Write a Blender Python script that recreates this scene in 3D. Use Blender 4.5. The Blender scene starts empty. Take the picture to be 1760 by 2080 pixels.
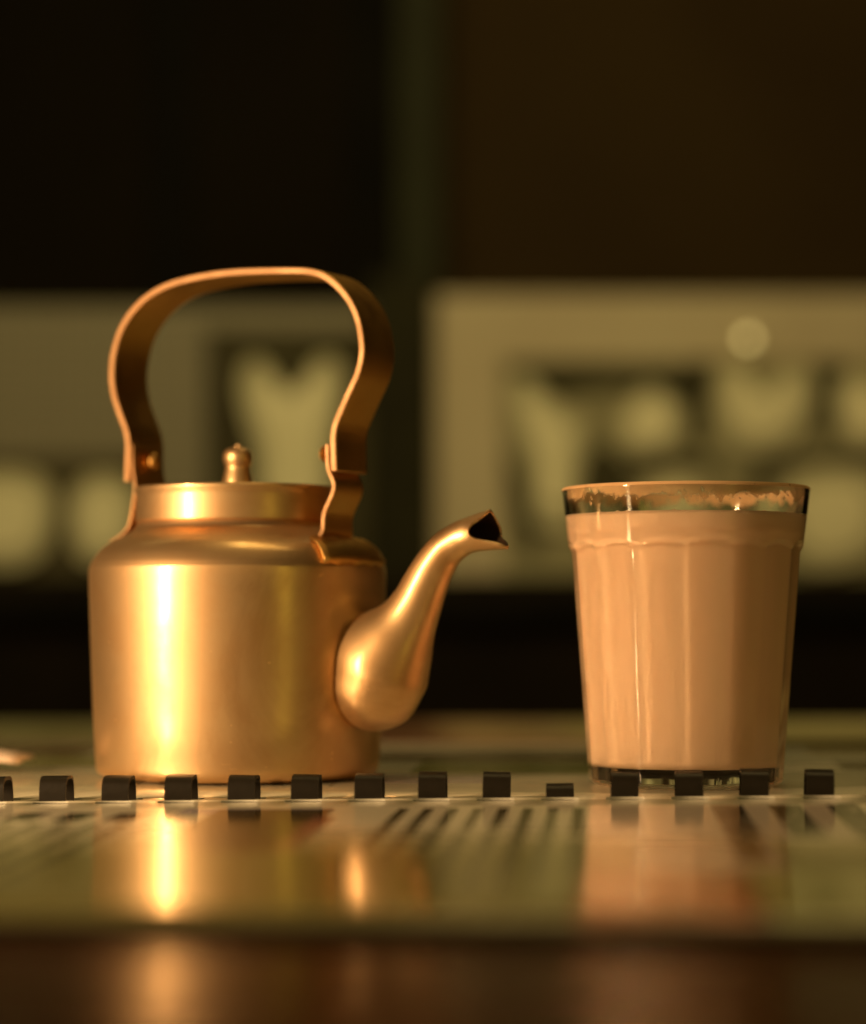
import bpy, bmesh, math, random
from mathutils import Vector, Matrix

random.seed(7)
S = bpy.context.scene
COL = S.collection
R = math.radians

# ------------------------------------------------------------------ camera
F = 4600.0            # focal length in pixels of the 1760x2080 photograph
HX, HY = 880.0, 1260.0   # vanishing point of the view axis (horizon row)
H = 0.0435            # eye height above the table top
ZP = 0.0035           # height of the open menu's page above the table
cam_d = bpy.data.cameras.new('camera')
cam = bpy.data.objects.new('camera', cam_d); COL.objects.link(cam)
cam.location = (0, 0, H); cam.rotation_euler = (R(90), 0, 0)
cam_d.sensor_fit = 'HORIZONTAL'; cam_d.sensor_width = 24.0
cam_d.lens = 24.0 * F / 1760.0
cam_d.shift_y = (HY - 1040.0) / 1760.0
cam_d.clip_start = 0.01; cam_d.clip_end = 50
cam_d.dof.use_dof = True
cam_d.dof.focus_distance = 0.524
cam_d.dof.aperture_fstop = 4.3
S.camera = cam

# ------------------------------------------------------------------ light
w = bpy.data.worlds.new('World'); S.world = w; w.use_nodes = True
bg = w.node_tree.nodes['Background']
bg.inputs[0].default_value = (1.0, 0.62, 0.22, 1); bg.inputs[1].default_value = 0.010
S.view_settings.view_transform = 'Standard'; S.view_settings.look = 'None'
S.view_settings.exposure = 0.0; S.view_settings.gamma = 1.0
S.view_settings.use_curve_mapping = False

def area(name, loc, target, sx, sy, power, colour):
    d = bpy.data.lights.new(name, 'AREA'); d.shape = 'RECTANGLE'
    d.size = sx; d.size_y = sy; d.energy = power; d.color = colour
    o = bpy.data.objects.new(name, d); COL.objects.link(o)
    o.location = loc
    o.rotation_euler = (Vector(target) - Vector(loc)).to_track_quat('-Z', 'Y').to_euler()
    return o

key = area('key_lamp', (-0.345, 0.335, 0.105), (0.0, 0.56, 0.06), 0.022, 0.19, 2.5, (1.0, 0.63, 0.30))
side = area('side_lamp', (0.62, -0.22, 0.12), (0.0, 0.56, 0.05), 0.20, 0.50, 0.36, (1.0, 0.78, 0.11))
room = area('ceiling_lamp', (0.15, 0.75, 1.25), (0.1, 1.0, 0.0), 0.5, 0.4, 3.0, (1.0, 0.70, 0.26))
wash = area('wall_lamp', (-0.1, 0.95, 0.62), (-0.1, 1.6, 0.10), 0.7, 0.10, 2.4, (1.0, 0.85, 0.37))

bounce = area('front_room_bounce', (0.12, -0.75, 0.45), (-0.02, 0.56, 0.05), 1.3, 0.8, 0.85, (1.0, 0.63, 0.22))  # added area light standing in for bounce from the lit room behind camera
cy = S.cycles
S.render.engine = 'CYCLES'
cy.use_denoising = True
try:
    cy.denoiser = 'OPENIMAGEDENOISE'; cy.denoising_input_passes = 'RGB_ALBEDO_NORMAL'
except Exception: pass
cy.max_bounces = 16; cy.transmission_bounces = 14; cy.glossy_bounces = 6; cy.diffuse_bounces = 4
cy.transparent_max_bounces = 12
cy.caustics_refractive = True; cy.caustics_reflective = True
cy.blur_glossy = 0.3; cy.sample_clamp_indirect = 0.0
cy.use_guiding = True; cy.use_surface_guiding = True; cy.use_volume_guiding = False; cy.guiding_training_samples = 128

# ------------------------------------------------------------------ helpers
def P(px, py, Y):
    """world point on the pixel's ray at depth Y"""
    return Vector(((px - HX) / F * Y, Y, H + (HY - py) / F * Y))

def ground(px, py, z=ZP):
    Y = (H - z) * F / (py - HY)
    return Vector(((px - HX) / F * Y, Y, z))

def mesh_obj(name, verts, faces, mat, parent=None, smooth=True, loc=None):
    me = bpy.data.meshes.new(name)
    me.from_pydata([tuple(v) for v in verts], [], faces); me.update()
    bm = bmesh.new(); bm.from_mesh(me)
    bmesh.ops.recalc_face_normals(bm, faces=bm.faces[:]); bm.to_mesh(me); bm.free()
    if smooth:
        for p in me.polygons: p.use_smooth = True
    if mat: me.materials.append(mat)
    o = bpy.data.objects.new(name, me); COL.objects.link(o)
    if parent: o.parent = parent
    if loc is not None: o.location = loc
    return o

def sharp(o, deg=35):
    me = o.data
    bm = bmesh.new(); bm.from_mesh(me)
    for e in bm.edges:
        if len(e.link_faces) == 2 and e.calc_face_angle(0) > R(deg): e.smooth = False
    bm.to_mesh(me); bm.free()
    return o

def bevel(o, width, seg=2, angle=30):
    m = o.modifiers.new('bevel', 'BEVEL'); m.width = width; m.segments = seg
    m.limit_method = 'ANGLE'; m.angle_limit = R(angle)
    return o

def empty(name, loc, label, cat, group=None, rz=0.0):
    o = bpy.data.objects.new(name, None); COL.objects.link(o)
    o.location = loc; o.rotation_euler = (0, 0, rz); o.empty_display_size = 0.01
    tag(o, label, cat, group); return o

def tag(o, label=None, cat=None, group=None, kind=None):
    if label: o['label'] = label
    if cat: o['category'] = cat
    if group: o['group'] = group
    if kind: o['kind'] = kind
    return o

def box(name, lo, hi, mat, parent=None, bev=0.0):
    x0, y0, z0 = lo; x1, y1, z1 = hi
    v = [(x0,y0,z0),(x1,y0,z0),(x1,y1,z0),(x0,y1,z0),(x0,y0,z1),(x1,y0,z1),(x1,y1,z1),(x0,y1,z1)]
    f = [(0,3,2,1),(4,5,6,7),(0,1,5,4),(1,2,6,5),(2,3,7,6),(3,0,4,7)]
    o = mesh_obj(name, v, f, mat, parent, smooth=False)
    if bev: bevel(o, bev, 2)
    return o

def catmull(pts, n):
    """dense Catmull-Rom through tuples of any length"""
    out = []; L = len(pts)
    for i in range(L - 1):
        p0 = pts[max(i-1, 0)]; p1 = pts[i]; p2 = pts[i+1]; p3 = pts[min(i+2, L-1)]
        for k in range(n):
            t = k / n
            out.append(tuple(0.5*((2*b) + (-a+c)*t + (2*a-5*b+4*c-d)*t*t + (-a+3*b-3*c+d)*t**3)
                             for a, b, c, d in zip(p0, p1, p2, p3)))
    out.append(tuple(pts[-1])); return out

def lathe(name, prof, mat, parent=None, seg=96, close_top=True, close_bottom=True):
    """prof: list of (r, z)"""
    v = []; f = []; n = len(prof)
    for r, z in prof:
        for k in range(seg):
            a = 2*math.pi*k/seg; v.append((r*math.cos(a), r*math.sin(a), z))
    for i in range(n-1):
        for k in range(seg):
            k2 = (k+1) % seg
            f.append((i*seg+k, i*seg+k2, (i+1)*seg+k2, (i+1)*seg+k))
    if close_bottom: f.append(tuple(range(seg-1, -1, -1)))
    if close_top: f.append(tuple(range((n-1)*seg, n*seg)))
    return mesh_obj(name, v, f, mat, parent)

class NT:
    def __init__(s, name):
        s.m = bpy.data.materials.new(name); s.m.use_nodes = True
        s.t = s.m.node_tree; s.b = s.t.nodes['Principled BSDF']; s.out = s.t.nodes['Material Output']
    def n(s, typ, **kw):
        nd = s.t.nodes.new(typ)
        for k, v in kw.items(): setattr(nd, k, v)
        return nd
    def link(s, a, b): s.t.links.new(a, b)
    def put(s, sock, val):
        if hasattr(val, 'is_output') or isinstance(val, bpy.types.NodeSocket): s.link(val, sock)
        else: sock.default_value = val
    def math(s, op, a, b=0.0, c=None, clamp=False):
        nd = s.n('ShaderNodeMath', operation=op); nd.use_clamp = clamp
        s.put(nd.inputs[0], a); s.put(nd.inputs[1], b)
        if c is not None: s.put(nd.inputs[2], c)
        return nd.outputs[0]
    def mix(s, fac, a, b, blend='MIX'):
        nd = s.n('ShaderNodeMix', data_type='RGBA', blend_type=blend)
        s.put(nd.inputs[0], fac)
        s.put(nd.inputs[6], a if not isinstance(a, tuple) else (*a[:3], 1))
        s.put(nd.inputs[7], b if not isinstance(b, tuple) else (*b[:3], 1))
        return nd.outputs[2]
    def noise(s, scale, vec=None, detail=4.0, rough=0.5, dist=0.0):
        nd = s.n('ShaderNodeTexNoise'); nd.inputs['Scale'].default_value = scale
        nd.inputs['Detail'].default_value = detail; nd.inputs['Roughness'].default_value = rough
        nd.inputs['Distortion'].default_value = dist
        if vec is not None: s.link(vec, nd.inputs['Vector'])
        return nd.outputs[0]
    def coord(s, kind='Object'):
        return s.n('ShaderNodeTexCoord').outputs[kind]
    def mapping(s, vec, scale=(1,1,1), loc=(0,0,0), rot=(0,0,0)):
        nd = s.n('ShaderNodeMapping'); s.link(vec, nd.inputs[0])
        nd.inputs['Scale'].default_value = scale; nd.inputs['Location'].default_value = loc
        nd.inputs['Rotation'].default_value = rot
        return nd.outputs[0]
    def ramp(s, val, lo, hi, a=0.0, b=1.0):
        nd = s.n('ShaderNodeMapRange'); nd.interpolation_type = 'SMOOTHSTEP'
        s.put(nd.inputs[0], val)
        nd.inputs[1].default_value = lo; nd.inputs[2].default_value = hi
        nd.inputs[3].default_value = a; nd.inputs[4].default_value = b
        return nd.outputs[0]
    def bump(s, height, strength, dist):
        nd = s.n('ShaderNodeBump'); nd.inputs['Strength'].default_value = strength
        nd.inputs['Distance'].default_value = dist; s.link(height, nd.inputs['Height'])
        s.link(nd.outputs[0], s.b.inputs['Normal']); return nd
    def set(s, **kw):
        names = dict(color='Base Color', rough='Roughness', metal='Metallic', ior='IOR', trans='Transmission Weight',
                     spec='Specular IOR Level', coat='Coat Weight', coat_rough='Coat Roughness', aniso='Anisotropic',
                     sheen='Sheen Weight', sss='Subsurface Weight', alpha='Alpha', emit='Emission Color', estr='Emission Strength')
        for k, v in kw.items():
            sock = s.b.inputs[names[k]]
            if isinstance(v, tuple) and len(v) == 3: v = (*v, 1)
            s.put(sock, v)
        return s

# ------------------------------------------------------------------ materials
def copper(name, turned=True):
    t = NT(name); co = t.coord('Object')
    blotch = t.noise(90, co, 5, 0.6)
    fine = t.noise(900, t.mapping(co, (0.25, 0.25, 3.0)), 3, 0.6)
    col = t.mix(t.ramp(blotch, 0.35, 0.7), (0.76, 0.53, 0.295), (0.65, 0.425, 0.22))
    tarn = t.ramp(t.noise(34, t.mapping(co, (1, 1, 0.7)), 6, 0.65, 0.8), 0.50, 0.72)
    col = t.mix(t.math('MULTIPLY', tarn, 0.55), col, (0.50, 0.29, 0.125))
    spots = t.ramp(t.noise(330, co, 2, 0.5), 0.70, 0.76)
    rough = t.math('ADD', t.ramp(blotch, 0.3, 0.7, 0.17, 0.24), t.math('MULTIPLY', fine, 0.05))
    rough = t.math('ADD', rough, t.math('MULTIPLY', spots, 0.05))
    t.set(color=col, metal=1.0, rough=rough)
    if turned:
        tg = t.n('ShaderNodeTangent'); tg.direction_type = 'RADIAL'; tg.axis = 'Z'
        t.link(tg.outputs[0], t.b.inputs['Tangent']); t.set(aniso=0.45)
    h = t.math('ADD', t.noise(38, co, 2, 0.4), t.math('MULTIPLY', fine, 0.04))
    bn = t.bump(h, 0.16, 0.0012)
    soft = t.n('ShaderNodeBsdfPrincipled')          # satin, wiped part of the surface
    t.link(col, soft.inputs['Base Color']); soft.inputs['Metallic'].default_value = 1.0
    soft.inputs['Roughness'].default_value = 0.53; t.link(bn.outputs[0], soft.inputs['Normal'])
    mx = t.n('ShaderNodeMixShader'); t.link(t.ramp(blotch, 0.2, 0.8, 0.62, 0.78), mx.inputs[0])
    t.link(t.b.outputs[0], mx.inputs[1]); t.link(soft.outputs[0], mx.inputs[2]); t.link(mx.outputs[0], t.out.inputs[0])
    return t.m
M_copper = copper('turned_copper')
M_copper2 = copper('formed_copper', False)

t = NT('rough_copper_edge'); co = t.coord('Object')
b = t.noise(160, co, 5, 0.6)
t.set(color=t.mix(b, (0.53, 0.30, 0.145), (0.43, 0.235, 0.11)), metal=0.35, rough=t.ramp(b, 0.3, 0.7, 0.45, 0.6)); t.bump(b, 0.2, 0.0004)
M_edge = t.m
t = NT('strap_copper'); co = t.coord('Object')
b = t.noise(120, co, 5, 0.6)
t.set(color=t.mix(b, (0.80, 0.46, 0.15), (0.62, 0.36, 0.10)), metal=1.0, rough=t.ramp(b, 0.3, 0.7, 0.38, 0.48)); t.bump(b, 0.15, 0.0004)
M_strip = t.m

t = NT('dark_kettle_inside'); t.set(color=(0.05, 0.022, 0.008), metal=0.4, rough=0.7); M_inside = t.m

t = NT('clear_glass'); co = t.coord('Object')
t.set(color=(0.955, 0.985, 0.95), trans=1.0, rough=0.0, ior=1.5)
wob = t.noise(55, t.mapping(co, (1, 1, 0.35)), 2, 0.5)
t.bump(wob, 0.25, 0.0008)
M_glass = t.m

t = NT('milk_tea'); co = t.coord('Object')
t.set(color=(0.96, 0.68, 0.48), rough=0.5, spec=0.0)
M_tea = t.m

t = NT('dried_tea_film'); co = t.coord('Object')
sep = t.n('ShaderNodeSeparateXYZ'); t.link(co, sep.inputs[0])
hz = t.ramp(sep.outputs[2], 0.0655, 0.0715, -0.14, 0.28)
fl = t.math('ADD', t.noise(240, t.mapping(co, (1, 1, 0.8)), 6, 0.62), hz)
fl2 = t.math('ADD', t.noise(620, co, 4, 0.6), t.math('MULTIPLY', hz, 0.5))
alpha = t.math('MAXIMUM', t.math('MULTIPLY', t.ramp(fl, 0.55, 0.70), 0.78), t.math('MULTIPLY', t.ramp(fl2, 0.60, 0.68), 0.45))
t.set(color=(0.82, 0.50, 0.27), rough=0.6, spec=0.1, alpha=alpha)
M_film = t.m

t = NT('black_comb_plastic'); co = t.coord('Object')
t.set(color=t.mix(t.noise(400, co), (0.010, 0.008, 0.005), (0.018, 0.014, 0.009)), rough=0.42, spec=0.22)
t.bump(t.noise(900, co, 3), 0.15, 0.0003)
M_comb = t.m

t = NT('varnished_table_wood'); co = t.coord('Object')
grain = t.noise(9, t.mapping(co, (1.0, 14, 1)), 6, 0.6, 0.6)
broad = t.noise(5, co, 2)
col = t.mix(t.ramp(grain, 0.3, 0.7), (0.045, 0.014, 0.004), (0.018, 0.006, 0.002))
t.set(color=col, rough=t.ramp(t.noise(30, co, 4), 0.3, 0.7, 0.20, 0.30), spec=0.05)
wave = t.noise(26, t.mapping(co, (0.6, 1.4, 1)), 2, 0.5)
t.bump(t.math('ADD', t.math('MULTIPLY', wave, 1.0), t.math('MULTIPLY', grain, 0.05)), 0.55, 0.0026)
M_table = t.m

def plain(name, c1, c2, rough=0.7, scale=20, spec=0.05):
    t = NT(name); co = t.coord('Object')
    t.set(color=t.mix(t.ramp(t.noise(scale, co, 5), 0.3, 0.7), c1, c2), rough=rough, spec=spec)
    return t.m
M_wall = plain('brown_wall_paint', (0.031, 0.019, 0.006), (0.025, 0.015, 0.005), 0.8, 6)
M_wall_dark = plain('dark_panel', (0.006, 0.004, 0.0012), (0.0045, 0.003, 0.001), 0.8, 6)
M_post = plain('grey_green_post', (0.024, 0.025, 0.013), (0.020, 0.020, 0.011), 0.7, 10)
M_black = plain('black_paint', (0.005, 0.004, 0.002), (0.003, 0.0025, 0.0012), 0.8, 10)
M_bench = plain('dark_bench', (0.009, 0.006, 0.0025), (0.006, 0.004, 0.002), 0.75, 14)
M_tan = plain('tan_board', (0.47, 0.40, 0.27), (0.42, 0.35, 0.235), 0.8, 8)
M_pale = plain('pale_print', (0.76, 0.70, 0.46), (0.66, 0.61, 0.39), 0.8, 12)
M_mid = plain('mid_print', (0.30, 0.27, 0.16), (0.22, 0.20, 0.115), 0.8, 12)
M_halo = plain('halo_print', (0.50, 0.46, 0.29), (0.42, 0.385, 0.24), 0.8, 12)
M_ink = plain('dark_print', (0.040, 0.036, 0.018), (0.065, 0.058, 0.030), 0.8, 12)
M_leafedge = plain('laminate_edge', (0.78, 0.76, 0.66), (0.70, 0.68, 0.58), 0.35, 200)
M_slip = plain('pale_paper', (0.82, 0.66, 0.56), (0.74, 0.58, 0.48), 0.6, 120)
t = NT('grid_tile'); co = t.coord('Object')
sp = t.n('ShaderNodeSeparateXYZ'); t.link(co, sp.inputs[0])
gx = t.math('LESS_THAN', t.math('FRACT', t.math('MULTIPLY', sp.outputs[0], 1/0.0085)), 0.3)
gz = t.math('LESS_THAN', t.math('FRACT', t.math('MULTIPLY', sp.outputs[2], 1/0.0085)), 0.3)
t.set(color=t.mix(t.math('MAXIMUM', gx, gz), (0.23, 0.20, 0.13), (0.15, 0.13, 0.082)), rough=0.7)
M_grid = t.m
t = NT('small_glowing_light'); t.set(color=(0.6, 0.5, 0.25), emit=(1.0, 0.78, 0.28), estr=1.9); M_glow = t.m

# ------------------------------------------------------------------ setting: table, wall
table = box('table_top', (-0.62, 0.02, -0.03), (0.75, 0.94, 0.0), M_table)
tag(table, kind='structure'); bevel(table, 0.004, 3)

YW = 1.62             # wall plane
def wp(px, py, Y=YW): return P(px, py, Y)
def wall_box(name, px0, py0, px1, py1, Yf, depth, mat, parent=None):
    a = wp(px0, py1, Yf); c = wp(px1, py0, Yf)
    return box(name, (a.x, Yf, a.z), (c.x, Yf + depth, c.z), mat, parent)
wall = box('wall', (-0.9, YW + 0.02, -0.8), (1.0, YW + 0.10, 0.9), M_wall); tag(wall, kind='structure')
lp = wall_box('wall_panel', -900, -500, 800, 640, YW - 0.004, 0.02, M_wall_dark); tag(lp, kind='structure')
wall_box('panel_strip', 300, -500, 392, 640, YW - 0.010, 0.006, M_black, lp)
wall_box('panel_strip', 706, -500, 800, 640, YW - 0.012, 0.008, M_black, lp)
lp.name = 'wall_panel'
# children of the panel keep world coordinates (panel has an identity transform)
post = empty('wall_post', (wp(840, 1260).x, YW - 0.03, -0.6), 'dark grey green upright post between the two pale wall boards', 'post')
def rel(o, parent):
    o.parent = parent; o.matrix_parent_inverse = Matrix.Identity(4)
    for v in o.data.vertices: v.co -= parent.location
    return o
rel(wall_box('shaft', 806, -500, 898, 600, YW - 0.02, 0.038, M_post), post)
rel(wall_box('lower_shaft', 752, 560, 882, 1700, YW - 0.034, 0.05, plain('post_shade', (0.024,0.022,0.010), (0.018,0.016,0.008), 0.75)), post)

bench = empty('dark_bench', (0.0, 1.35, -0.6), 'long dark bench front below the pale boards behind the table', 'bench')
a = wp(0, 1172, 1.36)
rel(box('seat_back', (-0.8, 1.36, -0.6), (0.9, 1.40, a.z), M_bench), bench)
rel(box('top_rail', (-0.8, 1.352, a.z - 0.03), (0.9, 1.41, a.z - 0.012), M_black), bench)
for o in bench.children: bevel(o, 0.004, 2)

# ---- pale boards with blotchy light shapes
def plate(name, pts, Yf, th, mat, parent, n=6):
    """smooth closed outline given in photo pixels, extruded th metres thick, standing on the board at Yf"""
    L = len(pts); dense = []
    for i in range(L):
        p0, p1, p2, p3 = pts[i-1], pts[i], pts[(i+1) % L], pts[(i+2) % L]
        for k in range(n):
            q = k/n
            dense.append(tuple(0.5*((2*b)+(-a+c)*q+(2*a-5*b+4*c-d)*q*q+(-a+3*b-3*c+d)*q**3) for a, b, c, d in zip(p0, p1, p2, p3)))
    fr = [P(x, y, Yf) for x, y in dense]; N = len(fr)
    v = [(q.x, Yf - th, q.z) for q in fr] + [(q.x, Yf, q.z) for q in fr]
    f = [tuple(range(N)), tuple(range(2*N-1, N-1, -1))] + [(i, i+N, (i+1) % N + N, (i+1) % N) for i in range(N)]
    o = mesh_obj(name, v, f, mat, None, smooth=False)
    return rel(o, parent)
def soft_shape(pts, parent):
    cx = sum(p[0] for p in pts)/len(pts); cyy = sum(p[1] for p in pts)/len(pts)
    sc = lambda k: [(cx+(x-cx)*k, cyy+(y-cyy)*k) for x, y in pts]
    o = plate('pale_shape', sc(0.90), YB - 0.0052, 0.003, M_halo, parent)
    c = plate('bright_core', sc(0.63), YB - 0.0084, 0.002, M_pale, parent)
    c.parent = o
YB = YW - 0.022
rb = empty('picture_board', wp(1400, 1190, YB), 'pale tan board beside the post with rows of yellowish shapes on dark ground', 'board')
rel(wall_box('board_sheet', 884, 598, 2050, 1178, YB, 0.02, M_tan), rb)
rel(wall_box('dark_ground', 1022, 728, 2045, 1172, YB - 0.003, 0.0028, M_mid), rb)
for pts in ([(1030,742),(1160,736),(1290,742),(1400,748),(1425,800),(1395,812),(1330,800),(1240,790),(1165,800),(1140,812),(1105,792),(1060,770)],
            [(1400,740),(1450,735),(1440,800),(1425,900),(1390,880),(1400,810)],
            [(1655,740),(1720,745),(1705,800),(1690,880),(1660,870),(1660,800)],
            [(1290,935),(1360,925),(1440,930),(1450,950),(1400,965),(1330,960),(1290,965)],
            [(1540,930),(1640,925),(1760,920),(1880,930),(1760,950),(1650,945),(1560,965)],
            [(1030,920),(1060,960),(1100,1100),(1060,1110),(1035,1000)],
            [(1180,960),(1230,900),(1290,980),(1270,1090),(1200,1090)],
            [(1530,960),(1560,980),(1575,1080),(1555,1150),(1525,1090)]):
    plate('dark_mark', pts, YB - 0.0032, 0.002, M_ink, rb)
for pts in ([(1040,760),(1075,752),(1105,790),(1150,822),(1195,840),(1190,920),(1180,1010),(1172,1085),(1120,1090),(1080,1070),(1085,980),(1065,900),(1045,830)],
            [(1250,860),(1285,800),(1325,778),(1370,810),(1390,860),(1375,905),(1320,925),(1265,915)],
            [(1445,760),(1480,738),(1520,760),(1545,800),(1590,770),(1625,738),(1660,770),(1650,840),(1610,910),(1540,930),(1480,910),(1455,840)],
            [(1700,770),(1745,755),(1800,790),(1830,860),(1790,915),(1730,905),(1695,850)],
            [(1295,1000),(1330,958),(1390,950),(1445,985),(1455,1080),(1420,1140),(1340,1140),(1295,1090)],
            [(1575,1000),(1610,952),(1690,940),(1780,950),(1820,1020),(1800,1120),(1720,1165),(1630,1160),(1580,1090)]):
    soft_shape(pts, rb)
lb = empty('picture_board', wp(380, 1190, YB), 'dimmer tan board behind the kettle with grid pattern and pale two-lobed shape', 'board')
rel(wall_box('board_sheet', -420, 622, 748, 1176, YB, 0.02, M_grid), lb)
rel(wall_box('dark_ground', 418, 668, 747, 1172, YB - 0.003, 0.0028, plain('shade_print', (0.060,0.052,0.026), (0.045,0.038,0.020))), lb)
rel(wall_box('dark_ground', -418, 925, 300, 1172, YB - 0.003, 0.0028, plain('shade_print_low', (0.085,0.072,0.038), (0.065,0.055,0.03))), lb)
plate('dark_mark', [(470,690),(560,682),(700,688),(735,700),(725,760),(690,705),(645,715),(605,760),(560,760),(530,715),(490,705)], YB - 0.0032, 0.002, M_ink, lb)
for pts in ([(482,745),(503,718),(530,722),(555,756),(588,792),(622,764),(648,722),(683,713),(706,748),(700,820),(688,900),(680,975),(690,1080),(600,1120),(510,1080),(520,975),(500,880),(480,810)],
            [(-90,1000),(-50,950),(20,945),(80,955),(118,1000),(112,1090),(75,1150),(0,1165),(-70,1140),(-95,1070)],
            [(140,1010),(170,965),(220,955),(270,975),(290,1040),(270,1120),(215,1155),(160,1140),(138,1080)]):
    soft_shape(pts, lb)
# small glowing point on the right board
pin = empty('indicator_light', wp(1520, 688, YB - 0.006), 'small round glowing light on top border of the pale board', 'light')
rel(box('base_plate', tuple(wp(1520,688,YB-0.003)+Vector((-.006,-.001,-.006))), tuple(wp(1520,688,YB-0.003)+Vector((.006,.0028,.006))), M_tan), pin)
me = bpy.data.meshes.new('bulb'); bm = bmesh.new()
bmesh.ops.create_uvsphere(bm, u_segments=16, v_segments=10, radius=0.0034); bm.to_mesh(me); bm.free()
me.materials.append(M_glow); bulb = bpy.data.objects.new('bulb', me); COL.objects.link(bulb); bulb.parent = pin; bulb.location = (0, -0.0005, 0)

# ------------------------------------------------------------------ the open comb-bound menu
YAW = R(-4.3)
SP = ground(880, 1622)                 # middle of the spine
SP.z = 0.0
menu = empty('comb_bound_menu', SP, 'open comb bound laminated menu with printed pages under the kettle and glass', 'menu', rz=YAW)
Minv = (Matrix.Translation(SP) @ Matrix.Rotation(YAW, 4, 'Z')).inverted()
def lo(px, py):                       # pixel on the page -> local (u, v) of the menu
    q = Minv @ ground(px, py); return q.x, q.y

def page_material(name, base, patches, texts, gloss=0.12):
    t = NT(name); co = t.coord('Object')
    s = t.n('ShaderNodeSeparateXYZ'); t.link(co, s.inputs[0]); u, v = s.outputs[0], s.outputs[1]
    def inside(r, soft=None):
        u0, u1, v0, v1 = r
        m = t.math('MULTIPLY', t.math('GREATER_THAN', u, u0), t.math('LESS_THAN', u, u1))
        m2 = t.math('MULTIPLY', t.math('GREATER_THAN', v, v0), t.math('LESS_THAN', v, v1))
        return t.math('MULTIPLY', m, m2)
    col = t.mix(t.ramp(t.noise(40, co, 4), 0.3, 0.7), base, tuple(c*0.93 for c in base))
    for r, c, c2, sc in patches:
        pc = t.mix(t.ramp(t.noise(sc, co, 5, 0.6), 0.38, 0.62), c, c2)
        col = t.mix(inside(r), col, pc)
    for r, pitch, duty, c in texts:
        k = t.math('MULTIPLY', u, 1/pitch)
        row = t.math('FLOOR', k); fr = t.math('FRACT', k)
        comb = t.n('ShaderNodeCombineXYZ'); t.link(t.math('MULTIPLY', row, 7.31), comb.inputs[0]); t.link(t.math('MULTIPLY', v, 1.0/(pitch*2.2)), comb.inputs[1])
        word = t.math('GREATER_THAN', t.noise(1.0, comb.outputs[0], 1), 0.34)
        comb2 = t.n('ShaderNodeCombineXYZ'); t.link(t.math('MULTIPLY', u, 3.2/pitch), comb2.inputs[0]); t.link(t.math('MULTIPLY', v, 4.4/pitch), comb2.inputs[1])
        glyph = t.math('GREATER_THAN', t.noise(1.0, comb2.outputs[0], 1), 0.34)
        m = t.math('MULTIPLY', t.math('MULTIPLY', word, glyph), t.math('MULTIPLY', inside(r), t.math('LESS_THAN', fr, duty)))
        col = t.mix(m, col, c)
    t.set(color=col, rough=gloss, spec=0.5)
    wv = t.noise(16, t.mapping(co, (1, 0.5, 1)), 2, 0.5)
    t.bump(t.math('ADD', wv, t.math('MULTIPLY', t.noise(160, co, 2), 0.015)), 0.10, 0.0022)
    return t.m

def pr(px0, py0, px1, py1):
    """page rectangle from the pixel corners (top edge gives u, rows give v)"""
    u0, v1 = lo(px0, py0); u1, _ = lo(px1, py0); _, v0 = lo((px0+px1)/2, py1)
    return (min(u0,u1), max(u0,u1), min(v0,v1), max(v0,v1))
BIG = 0.5
olive = (0.165, 0.15, 0.04); olive2 = (0.21, 0.19, 0.06); white = (0.80, 0.73, 0.56)
near_mat = page_material('near_page_print', white, [
    ((-BIG, BIG, -BIG, lo(880, 1682)[1]), (0.50, 0.45, 0.30), (0.58, 0.52, 0.36), 30),
    ((-BIG, BIG, -BIG, lo(880, 1702)[1]), (0.34, 0.31, 0.15), (0.38, 0.34, 0.18), 30),
    ((-BIG, BIG, -BIG, lo(880, 1724)[1]), olive, olive2, 30),
    (pr(1200, 1640, 1700, 1700), (0.62, 0.53, 0.44), (0.58, 0.49, 0.40), 30),
    (pr(1300, 1700, 1560, 1765), (0.52, 0.42, 0.33), (0.47, 0.38, 0.29), 30),
    (pr(1180, 1765, 1500, 2100), (0.42, 0.16, 0.07), (0.25, 0.11, 0.04), 60),
    (pr(1500, 1765, 1520, 2100), (0.10, 0.06, 0.02), (0.14, 0.08, 0.03), 60),
    (pr(1520, 1760, 1900, 2100), (0.33, 0.34, 0.14), (0.26, 0.28, 0.10), 50),
    (pr(380, 1637, 684, 1650), (0.36, 0.30, 0.42), (0.55, 0.48, 0.50), 40),
    (pr(450, 1639, 684, 1724), (0.075, 0.040, 0.010), (0.025, 0.018, 0.006), 85),
    (pr(640, 1656, 684, 1722), (0.26, 0.095, 0.075), (0.20, 0.07, 0.05), 60),
    ], [
    (pr(0, 1645, 320, 1664), 0.0105, 0.62, (0.02, 0.016, 0.01)),
    (pr(-400, 1664, 320, 1790), 0.0058, 0.48, (0.035, 0.028, 0.010)),
    (pr(800, 1640, 1195, 1790), 0.0053, 0.42, (0.075, 0.06, 0.025)),
    (pr(1400, 1640, 1760, 1700), 0.0122, 0.55, (0.025, 0.02, 0.016)),
    (pr(1400, 1700, 1560, 1745), 0.0122, 0.45, (0.12, 0.07, 0.03)),
    (pr(1700, 1640, 1900, 1745), 0.0122, 0.5, (0.06, 0.05, 0.04)),
    ])
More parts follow.
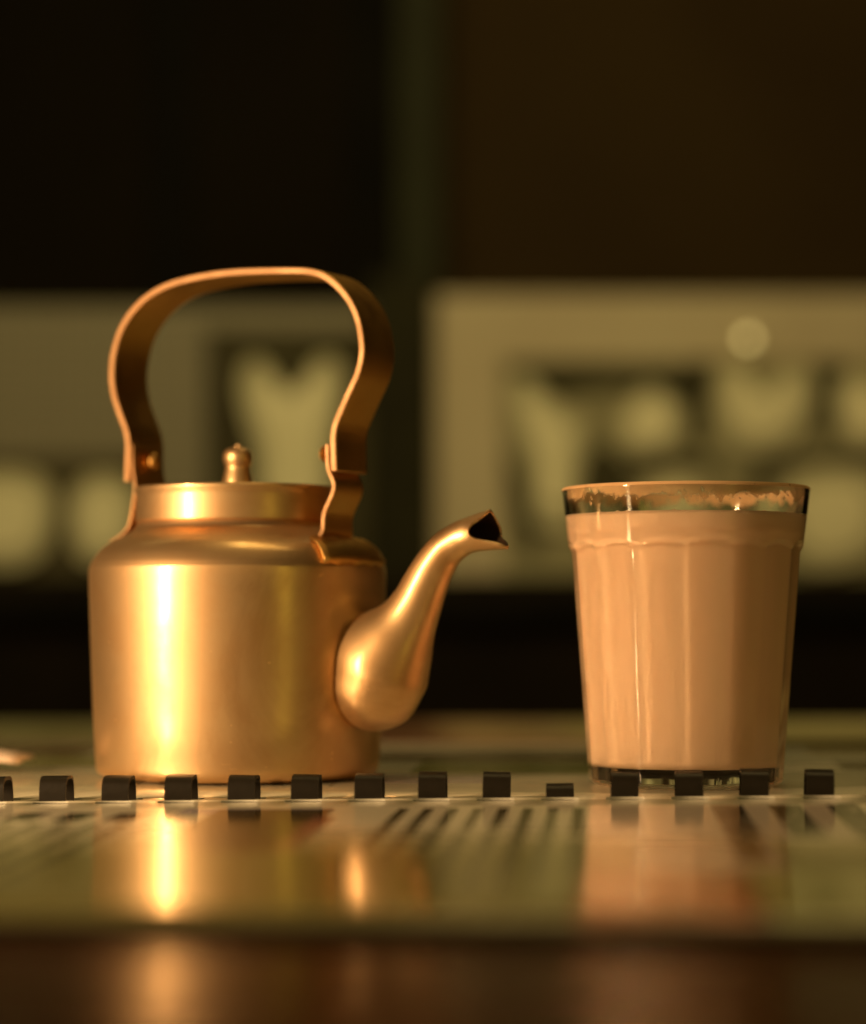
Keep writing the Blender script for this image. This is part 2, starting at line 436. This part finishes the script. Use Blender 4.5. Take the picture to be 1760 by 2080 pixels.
far_mat = page_material('far_page_print', (0.72, 0.67, 0.50), [
    (pr(860, 1548, 1300, 1572), (0.22, 0.24, 0.07), (0.34, 0.34, 0.12), 60),
    (pr(760, 1574, 1010, 1592), (0.50, 0.44, 0.44), (0.58, 0.50, 0.44), 60),
    (pr(-200, 1515, 240, 1534), (0.22, 0.14, 0.06), (0.17, 0.10, 0.04), 40),
    (pr(-200, 1534, 500, 1558), (0.30, 0.29, 0.10), (0.36, 0.34, 0.14), 40),
    (pr(700, 1528, 1300, 1546), (0.14, 0.10, 0.04), (0.22, 0.14, 0.06), 40),
    (pr(1690, 1548, 2000, 1563), (0.10, 0.085, 0.03), (0.17, 0.14, 0.05), 140),
    (pr(1600, 1500, 2100, 1534), (0.42, 0.38, 0.16), (0.48, 0.36, 0.18), 40),
    ], [(pr(300, 1580, 700, 1596), 0.007, 0.4, (0.30, 0.25, 0.15))])

def smoothstep(x): x = min(1, max(0, x)); return x*x*(3-2*x)
PITCH = 0.01429; TW = 0.0061
NT_TEETH = 27; HALF = PITCH*13 + 0.012
def spine_z(u):                        # the spine sits higher on the side of the glass
    return 0.0033 + 0.0135*max(-0.10, min(0.10, u))
def leaf(name, mat, side, z_of, v_end, th, e0=0.0028):
    """a page with a row of rectangular binding holes along the spine edge; side -1 near, +1 far"""
    us = [-HALF]
    for k in range(-13, 14):
        us += [k*PITCH - 0.0041, k*PITCH + 0.0041]
    us.append(HALF)
    vs = [e0, e0+0.0022, e0+0.0052] + [e0+0.0052+(v_end-e0-0.0052)*i/16 for i in range(1, 17)]
    vs = [side*v for v in vs]
    verts = []; faces = []
    nu, nv = len(us), len(vs)
    for v in vs:
        for u in us: verts.append((u, v, z_of(u, abs(v))))
    for j in range(nv-1):
        for i in range(nu-1):
            if j == 1 and i % 2 == 1: continue
            q = (j*nu+i, j*nu+i+1, (j+1)*nu+i+1, (j+1)*nu+i)
            faces.append(q if side > 0 else q[::-1])
    o = mesh_obj(name, verts, faces, mat, menu, smooth=True)
    if o.data.polygons[0].normal.z < 0: o.data.flip_normals()
    m = o.modifiers.new('thickness', 'SOLIDIFY'); m.thickness = th; m.offset = -1
    o.data.materials.append(M_leafedge); m.material_offset_rim = 1
    return o
v_front = SP.y - (H-0.0024)*F/(1868-HY)
def near_z(u, v):
    s = min(1, max(0, (v-0.003)/0.05)); s = s*s*(3-2*s)
    q = min(1, v/v_front)
    edge = -0.0006*math.exp(-((v-0.002)/0.0065)**2)
    return spine_z(u)*(1-s*0.75) + s*0.75*0.0034 - edge - 0.0011*q*q
tl = leaf('page', near_mat, -1, near_z, v_front, 0.00035)
leaf('page', M_leafedge, -1, lambda u, v: near_z(u, v) - 0.0008 - 0.0004*min(1, v/0.2), v_front - 0.002, 0.00035)
def far_z(u, v):
    s = smoothstep((v-0.002)/0.016)
    return (min(spine_z(u), ZP) - 0.0002)*(1-s) + ZP*s
for k in range(6):
    leaf('page', far_mat if k == 0 else M_leafedge, 1, lambda u, v, k=k: far_z(u, v) - 0.00052*k*min(1.0, 0.25 + v/0.02), 0.212 - 0.0006*k, 0.00032, 0.0028 if k == 0 else 0.0055 + 0.0004*k)
# comb binding: spine strip under the pages and one curled tooth per slot
cb = box('comb_spine', (-HALF, -0.0045, 0.0003), (HALF, 0.0045, 0.0008), M_comb, menu)
def tooth_mesh(rad, th, wd):
    v = []; f = []; n = 18
    for i in range(n+1):
        a = R(-28) + R(236)*i/n
        for r in (rad, rad-th):
            for sx in (-1, 1):
                ca_, sa_ = math.cos(a), math.sin(a)
                v.append((sx*wd/2, -math.copysign(abs(ca_)**0.50, ca_)*r*0.70, math.copysign(abs(sa_)**0.55, sa_)*r*1.11))
    for i in range(n):
        b = i*4; c = b+4
        f += [(b, b+1, c+1, c), (b+2, c+2, c+3, b+3), (b, c, c+2, b+2), (b+1, b+3, c+3, c+1)]
    f += [(0, 2, 3, 1), (n*4, n*4+1, n*4+3, n*4+2)]
    me = bpy.data.meshes.new('comb_tooth'); me.from_pydata(v, [], f)
    bm = bmesh.new(); bm.from_mesh(me); bmesh.ops.recalc_face_normals(bm, faces=bm.faces[:])
    for e in bm.edges:
        if len(e.link_faces) == 2 and e.calc_face_angle(0) > R(50): e.smooth = False
    for ff in bm.faces: ff.smooth = True
    bm.to_mesh(me); bm.free(); me.materials.append(M_comb); return me
TM = tooth_mesh(0.0061, 0.0007, TW)
u_ref = lo(881, 1618)[0]
for k in range(-13, 14):
    o = bpy.data.objects.new('comb_tooth', TM); COL.objects.link(o); o.parent = menu
    u = k*PITCH
    low = (k == 2)
    o.location = (u, random.uniform(-.0003, .0003), spine_z(u) - 0.0008 + random.uniform(-.0002, .0002) - (0.0026 if low else 0))
    o.rotation_euler = (R(random.uniform(-7, 7)), R(random.uniform(-1.2, 1.2)), R(random.uniform(-1.5, 1.5)))

# second flat menu lying further back, and a small paper slip
sm = empty('closed_menu', (0.0, 0.83, 0.0), 'closed multicoloured menu lying flat behind the open one', 'menu', rz=R(2))
def strip_mat():
    t = NT('blurred_cover_print'); co = t.coord('Object')
    s = t.n('ShaderNodeSeparateXYZ'); t.link(co, s.inputs[0])
    cr = t.n('ShaderNodeValToRGB'); e = cr.color_ramp.elements
    e[0].position = 0.0; e[0].color = (0.16, 0.17, 0.06, 1); e[1].position = 1.0; e[1].color = (0.46, 0.36, 0.18, 1)
    for p, c in ((0.30, (0.15,0.13,0.05)), (0.44, (0.12,0.045,0.018)), (0.495, (0.13,0.05,0.02)), (0.525, (0.30,0.19,0.08)), (0.57, (0.22,0.14,0.06)), (0.61, (0.33,0.27,0.10)), (0.75, (0.33,0.28,0.11))):
        q = e.new(p); q.color = (*c, 1)
    nz = t.math('MULTIPLY_ADD', t.noise(25, co, 3), 0.05, t.math('MULTIPLY_ADD', s.outputs[0], 1/0.6, 0.475))
    t.link(nz, cr.inputs[0]); t.set(color=cr.outputs[0], rough=0.3)
    return t.m
MC = strip_mat()
c1 = box('front_cover', (-0.3, -0.075, 0.0028), (0.3, 0.08, 0.0034), MC, sm, 0.0001)
box('page_block', (-0.298, -0.073, 0.0006), (0.298, 0.078, 0.0027), M_tan, sm)
box('back_cover', (-0.3, -0.075, 0.0001), (0.3, 0.08, 0.0005), MC, sm)

v = []; f = []
for i in range(13):
    q = i/12; x = -0.035 + 0.041*q
    for j in range(5):
        y = (j/4 - 0.5)*0.022
        v.append((x, y, 0.0012 + 0.0045*math.sin(q*2.2+0.5)*(0.6+0.4*math.cos(y*120))))
for i in range(12):
    for j in range(4): f.append((i*5+j, (i+1)*5+j, (i+1)*5+j+1, i*5+j+1))
g = ground(6, 1568)
slip = mesh_obj('paper_slip', v, f, M_slip, None, True, (g.x, g.y, ZP))
mm = slip.modifiers.new('thickness', 'SOLIDIFY'); mm.thickness = 0.0012; mm.offset = 1
tag(slip, 'small curled pinkish paper slip lying on the far page beside the kettle', 'paper')

# ------------------------------------------------------------------ kettle
CY = 0.581; CX = (484 - HX)/F*CY; SC = CY/F
KZ = ZP + 0.0003
TH = R(30)
kettle = empty('tea_kettle', (CX, CY, KZ), 'brushed copper tea kettle with strap handle and curved spout on the menu', 'kettle')
def kz(py): return H + (HY - py)*SC - KZ
def prof(pts, n=5):
    return [(max(r*SC, 0.00002), kz(y)) for r, y in catmull(pts, n)]
body_p = [(255, 1574), (275, 1570), (285, 1560), (288, 1530), (292, 1450), (297, 1300), (300, 1200), (300.5, 1162), (298, 1150), (292, 1138),
          (281, 1123), (266, 1109), (245, 1096), (224, 1086), (210, 1077), (203, 1066), (200, 1055), (199, 1015), (199, 1004)]
pp = prof(body_p); pp = [(0.00002, 0.0), (255*SC*0.96, 0.0)] + [(r, max(z, 0.0)) for r, z in pp]
body = lathe('body', pp, M_copper, kettle, 128, close_top=False, close_bottom=False)
lid_p = [(200.5, 1061), (206, 1060.5), (206.5, 1050), (206, 1005), (206.5, 998), (209, 992), (209, 987), (206, 983.5), (200, 983.5), (195, 988), (170, 989), (100, 985), (30, 983)]
lid = lathe('lid', [(r*SC, kz(y + (8 if y < 1040 else 0))) for r, y in lid_p] + [(0.00002, kz(991))], M_copper, kettle, 128, close_top=False, close_bottom=False)
sharp(lid, 40)
kn = lathe('knob', prof([(r*1.10, y + 8) for r, y in [(24, 986), (28, 980), (28.5, 972), (26, 958), (23.5, 946), (23.5, 940), (26, 932), (27.5, 922), (26, 912), (21, 905), (12, 902), (6, 901), (5.5, 897), (4, 895), (0.2, 894.5)]], 4), M_copper, lid, 48, close_top=False)

ca, sa = math.cos(TH), math.sin(TH)
AX = Vector((ca, -sa, 0)); PD = Vector((sa, ca, 0))
def axis_R(px, off=0.0):
    """distance R along the handle axis for a pixel column, for points displaced off along PD"""
    k = (px - HX)/F
    return (k*(CY + off*ca) - CX - off*sa)/(ca + k*sa)
def axis_pt(px, py, off=0.0):
    Rr = axis_R(px, off); Y = CY - Rr*sa + off*ca
    return Rr, H + (HY - py)/F*Y - KZ
def sweep_strip(name, path, w_of, th, mat, parent, bev=0.0004):
    """path: list of (R, z) in the handle plane; rectangular section"""
    v = []; f = []; n = len(path)
    for i, (r, z) in enumerate(path):
        a = path[max(i-1, 0)]; b = path[min(i+1, n-1)]
        tx, tz = b[0]-a[0], b[1]-a[1]; L = math.hypot(tx, tz) or 1
        nx, nz = -tz/L, tx/L; hw = w_of(i/(n-1))/2
        for s in (-1, 1):
            for q in (-1, 1):
                c = AX*(r + nx*th/2*s) + PD*(hw*q); v.append((c.x, c.y, z + nz*th/2*s))
    for i in range(n-1):
        b, c = i*4, i*4+4
        f += [(b, b+1, c+1, c), (b+2, c+2, c+3, b+3), (b, c, c+2, b+2), (b+1, b+3, c+3, c+1)]
    f += [(0, 2, 3, 1), ((n-1)*4, (n-1)*4+1, (n-1)*4+3, (n-1)*4+2)]
    o = mesh_obj(name, v, f, mat, parent, smooth=True)
    o.data.materials.append(M_edge)
    for i, p in enumerate(o.data.polygons):
        if i >= 4*(n-1) or i % 4 in (2, 3): p.material_index = 1
    sharp(o, 45); bevel(o, bev, 2, 45)
    return o
HW = 0.0145
hp = [(257,978),(258,940),(259,900),(254,872),(243,842),(232,808),(226.5,775),(227,738),(234,700),(247,665),(268,632),(299,602),(343,578),(400,563),(460,554),(520,550.5),
      (580,549.5),(625,551),(658,561),(688,585),(711,615),(726,650),(733,688),(734,720),(726,757),(710,793),(694,829),(681,861),(676.5,888),(677,925),(678,957)]
hand = [axis_pt(x, y, -HW/2) for x, y in catmull(hp, 5)]
handle = sweep_strip('handle', hand, lambda q: HW, 0.00175, M_strip, kettle, 0.0003)
lugp = [(664,902),(664.5,930),(667,955),(677,980),(676,998),(668,1018),(658.5,1040),(656,1060),(655,1080),(646,1098),(634,1110)]
lr = [axis_pt(x, y, -0.0066) for x, y in catmull(lugp, 4)]
# let the foot run into the shoulder
lr += [(lr[-1][0]-0.0006, lr[-1][1]-0.0012)]
def lug_w(q): return 0.0132 if q < 0.72 else 0.0132 + 0.0055*((q-0.72)/0.28)**1.4
lug1 = sweep_strip('handle_lug', lr, lug_w, 0.00105, M_strip, kettle, 0.0002)
lugl = [(268,902),(268,930),(269,955),(273,980),(273,1000),(270,1022),(267,1042),(263,1062),(257,1078),(247,1092),(236,1102)]
ll = [axis_pt(x, y, -0.0066) for x, y in catmull(lugl, 4)]
lug2 = sweep_strip('handle_lug', ll, lug_w, 0.0008, M_strip, kettle, 0.0002)
# flange folded out on the shoulder at each lug foot
def shoulder_r(z):
    best = min(pp, key=lambda p: abs(p[1]-z) + (0 if p[1] > 0.05 else 1)); return best[0]
for s in (1, -1):
    v = []; f = []; nA, nB = 13, 6
    for j in range(nB+1):
        z = lr[-1][1] + 0.0030 - 0.0062*j/nB; rr = shoulder_r(z) + 0.0007 - (0.0009 if j in (0, nB) else 0)
        for i in range(nA+1):
            an = (i/nA - 0.5)*R(44)
            d = AX*math.cos(an)*s + PD*math.sin(an)
            v.append((d.x*rr, d.y*rr, z + 0.0004*math.sin(i*2.1)*(1 if j in (0, nB) else 0)))
    for j in range(nB):
        for i in range(nA): f.append((j*(nA+1)+i, j*(nA+1)+i+1, (j+1)*(nA+1)+i+1, (j+1)*(nA+1)+i))
    o = mesh_obj('flange', v, f, M_strip, lug1 if s == 1 else lug2)
    m = o.modifiers.new('thickness', 'SOLIDIFY'); m.thickness = 0.0006; m.offset = 1
# rivets through lug and handle
zr = kz(930); Rr = axis_pt(668, 930, 0)[0]
for s in (1, -1):
    for side in (-1, 1):
        v = []; f = []; seg = 20; rings = [(0.0022, 0.0), (0.0021, 0.0005), (0.0016, 0.0010), (0.0008, 0.0013), (0.00002, 0.00135)]
        for r, h in rings:
            for k in range(seg):
                a = 2*math.pi*k/seg
                c = AX*(s*(Rr + (0.0019 if side > 0 else -0.0009)) + side*s*h) + PD*(r*math.cos(a))
                v.append((c.x, c.y, zr + r*math.sin(a)))
        for i in range(len(rings)-1):
            for k in range(seg): f.append((i*seg+k, i*seg+(k+1) % seg, (i+1)*seg+(k+1) % seg, (i+1)*seg+k))
        mesh_obj('rivet', v, f, M_strip, handle)

# spout: tapering S-shaped tube, notched beak at the tip
sp = [(734,1477,13.5),(736,1472,35),(740,1460,57.6),(746,1442,76.8),(754,1420,90),(765,1388,96),(780,1350,98),(805,1304,82),(829,1262,62),(848,1225,52),(864,1188,46.5),(883,1150,42),(906,1117,38.5),(934,1096,36.5),(955,1087,36.5),(983,1080,38.5),(1012,1075,41)]
dense = catmull(sp, 6)
def spout_rings(shrink):
    rings = []
    cs = [axis_pt(x, y) for x, y, r in dense]
    for i, (r_, z_) in enumerate(cs):
        a = cs[max(i-1, 0)]; b = cs[min(i+1, len(cs)-1)]
        tx, tz = b[0]-a[0], b[1]-a[1]; L = math.hypot(tx, tz)
        tx, tz = tx/L, tz/L; nx, nz = -tz, tx
        Y = CY - r_*sa; rad = dense[i][2]*Y/F - shrink
        q = max(0, (i - (len(cs)-13))/12.0)      # 0..1 along the beak
        px_ = dense[i][0]; root = 0.30*math.exp(-((px_-792)/26.0)**2)    # swelling where it joins the body
        ring = []
        for k in range(40):
            an = 2*math.pi*k/40
            up, sd = math.cos(an), math.sin(an)
            wid = 1.0 - 0.02*q
            pw = 1 - 0.20*q*abs(math.sin(2*an))**1.5     # pinched towards a pointed oval
            dn = rad*up*pw*(1+0.06*q)*(1 + (root if up > 0 else 0)*max(0, up)); ds = rad*sd*wid*pw
            back = -(0.0058 if sd > 0 else 0.0016)*q**1.2*(sd*sd) + 0.0020*q**1.5*(max(0, -up))**2 - 0.0016*q**1.5*(max(0, up))**2
            c = AX*(r_ + nx*dn + tx*back) + PD*(-ds)
            ring.append((c.x, c.y, z_ + nz*dn + tz*back))
        rings.append(ring)
    return rings
ro = spout_rings(0.0); ri = spout_rings(0.0007)
v = [p for r in ro for p in r]; f = []
for i in range(len(ro)-1):
    for k in range(40): f.append((i*40+k, i*40+(k+1) % 40, (i+1)*40+(k+1) % 40, (i+1)*40+k))
base = len(v); nin = 26
for r in ri[-nin:]: v += r
for i in range(nin-1):
    for k in range(40): f.append((base+i*40+k, base+(i+1)*40+k, base+(i+1)*40+(k+1) % 40, base+i*40+(k+1) % 40))
lo_, li = (len(ro)-1)*40, base+(nin-1)*40
for k in range(40): f.append((lo_+k, lo_+(k+1) % 40, li+(k+1) % 40, li+k))
f.append(tuple(base+k for k in range(40)))
spout = mesh_obj('spout', v, f, M_copper2, kettle)
spout.data.materials.append(M_inside)
n0 = (len(ro)-1)*40
for i, p in enumerate(spout.data.polygons):
    if n0 <= i < n0 + (nin-1)*40 or i == len(spout.data.polygons)-1: p.material_index = 1

# ------------------------------------------------------------------ tea glass and tea
GY = 0.552; GX = (1393 - HX)/F*GY; GS = GY/F
glass = empty('tea_glass', (GX, GY, ZP + 0.0003), 'small fluted clear glass full of milky tea on the menu', 'glass')
GZ = ZP + 0.0003
Z_top = 0.0742 + 0.0015 - GZ
Z_band = H + (HY-1113)*GS - GZ
NF = 16; PH = R(-10.0) - math.pi/2      # a flute edge; angle measured from +X
def smoothstep(x): x = min(1, max(0, x)); return x*x*(3-2*x)
def outer_r(z, a):
    rb_ = 0.0236 + (0.0279-0.0236)*(z/Z_band)            # fluted body
    rt = 0.0284 + (0.0301-0.0284)*((z-Z_band)/(Z_top-Z_band))
    ph = ((a - PH)/(2*math.pi/NF)) % 1.0 - 0.5            # -.5..+.5 inside one flute
    c = abs(ph)*2                                          # 1 at the edges
    flat = math.cos(math.pi/NF)/math.cos(ph*2*math.pi/NF)  # flat facet
    c2 = 1 - (1-c)**1.0
    rp = rb_*(flat - 0.0110*(1-c*c))
    # rounded facet edges
    rp -= rb_*0.0055*max(0, (c-0.84)/0.16)**2
    zt = Z_band + 0.0015*(1-c**2.4) - 0.0009
    s = smoothstep((z - zt + 0.0005)/0.0015)
    return rp*(1-s) + rt*s
SEG = NF*14
zs = [0.0, 0.0006, 0.0014] + [0.0014 + (Z_band-0.003-0.0014)*i/24 for i in range(1, 25)] + [Z_band-0.003+0.0055*i/22 for i in range(1, 23)] + [Z_band+0.0025+(Z_top-0.0009-Z_band-0.0025)*i/8 for i in range(1, 9)]
rings = []
for j, z in enumerate(zs):
    k = 1.0 - (0.045 if j == 0 else 0.012 if j == 1 else 0)
    rings.append([(outer_r(z, 2*math.pi*i/SEG)*k, z) for i in range(SEG)])
Rt = 0.0301; wall_t = 0.0012
for q in range(1, 8):                                     # rounded lip
    an = math.pi*q/8
    rings.append([(Rt - wall_t/2 + wall_t/2*math.cos(an), Z_top-0.0009 + 0.0009*math.sin(an))]*SEG)
Z_in = 0.0046
def inner_r(z):
    za, zb = Z_in, Z_band + 0.001
    lo_r = 0.0211 + (0.0254-0.0211)*max(0.0, (z-za)/(zb-za))              # inside of the fluted body
    hi_r = Rt - wall_t - (Z_top - 0.0009 - z)*0.128                        # inside of the smooth band
    h = smoothstep((z - Z_band + 0.0004)/0.0045)
    return lo_r*(1-h) + hi_r*h
zin = [Z_top-0.0009 - (Z_top-0.0009-Z_in-0.002)*i/70 for i in range(0, 71)]
for z in zin: rings.append([(inner_r(z), z)]*SEG)
for q in range(1, 6):
    an = math.pi/2*q/5
    rings.append([(inner_r(Z_in+0.002) - 0.002 + 0.002*math.cos(an), Z_in + 0.002 - 0.002*math.sin(an))]*SEG)
rings.append([(0.006, Z_in-0.0002)]*SEG)
v = []; f = []
for rg in rings:
    for i, (r, z) in enumerate(rg):
        a = 2*math.pi*i/SEG; v.append((r*math.cos(a), r*math.sin(a), z))
for j in range(len(rings)-1):
    for i in range(SEG):
        i2 = (i+1) % SEG; f.append((j*SEG+i, j*SEG+i2, (j+1)*SEG+i2, (j+1)*SEG+i))
c0 = len(v); v.append((0, 0, 0.0008)); v.append((0, 0, Z_in-0.0003))
for i in range(SEG):
    f.append((c0, (i+1) % SEG, i)); f.append((c0+1, (len(rings)-1)*SEG+i, (len(rings)-1)*SEG+(i+1) % SEG))
tumbler = mesh_obj('tumbler', v, f, M_glass, glass)
t = NT('worn_glass_foot'); t.set(color=(0.90, 0.94, 0.88), trans=1.0, rough=0.45, ior=1.5)
tumbler.data.materials.append(t.m)
for p in tumbler.data.polygons:
    if p.center.z < 0.0005 or (p.center.z < 0.0009 and abs(p.normal.z) > 0.8): p.material_index = 1

Z_tea = H + (HY-1036)*(0.525/F) - GZ
tea = empty('milk_tea', (GX, GY, GZ), 'milky brown tea filling the fluted glass', 'tea')
OV = 0.00006
tp = [(0.00002, Z_in - OV)] + [(inner_r(Z_in+0.002) - 0.002 + (0.002+OV)*math.sin(R(a)), Z_in + 0.002 - (0.002+OV)*math.cos(R(a))) for a in (0, 18, 36, 54, 72, 90)]
tp += [(inner_r(z)+OV, z) for z in [Z_in+0.002+(Z_tea-Z_in-0.002)*i/70 for i in range(1, 71)]]
tp += [(inner_r(Z_tea)-0.0003, Z_tea-0.0002), (inner_r(Z_tea)-0.0012, Z_tea-0.0006), (inner_r(Z_tea)-0.003, Z_tea-0.0008), (0.00002, Z_tea-0.0008)]
tb = lathe('liquid', tp, M_tea, tea, 160, close_top=False, close_bottom=False)
fp = [(inner_r(z) - 0.00008, z) for z in [Z_tea - 0.0003 + (Z_top-0.0007-Z_tea)*i/16 for i in range(17)]]
fp += [(Rt - wall_t/2 - (wall_t/2+0.00005)*math.cos(R(a)), Z_top - 0.0009 + 0.00095*math.sin(R(a))) for a in (25, 50, 75, 100, 125, 150, 170)]
lathe('dried_film', fp, M_film, tea, 160, close_top=False, close_bottom=False)
# froth bubbles along the meniscus
bub = bpy.data.meshes.new('bubble'); bm = bmesh.new(); bmesh.ops.create_icosphere(bm, subdivisions=2, radius=1.0)
for ff in bm.faces: ff.smooth = True
bm.to_mesh(bub); bm.free(); bub.materials.append(M_tea)
for k in range(26):
    a = random.uniform(R(200), R(330)); r = random.uniform(0.0003, 0.0008)
    o = bpy.data.objects.new('bubble', bub); COL.objects.link(o); o.parent = tea
    rr = inner_r(Z_tea) - r*1.1
    o.location = (rr*math.cos(a), rr*math.sin(a), Z_tea - 0.0003); o.scale = (r, r, r*0.8)
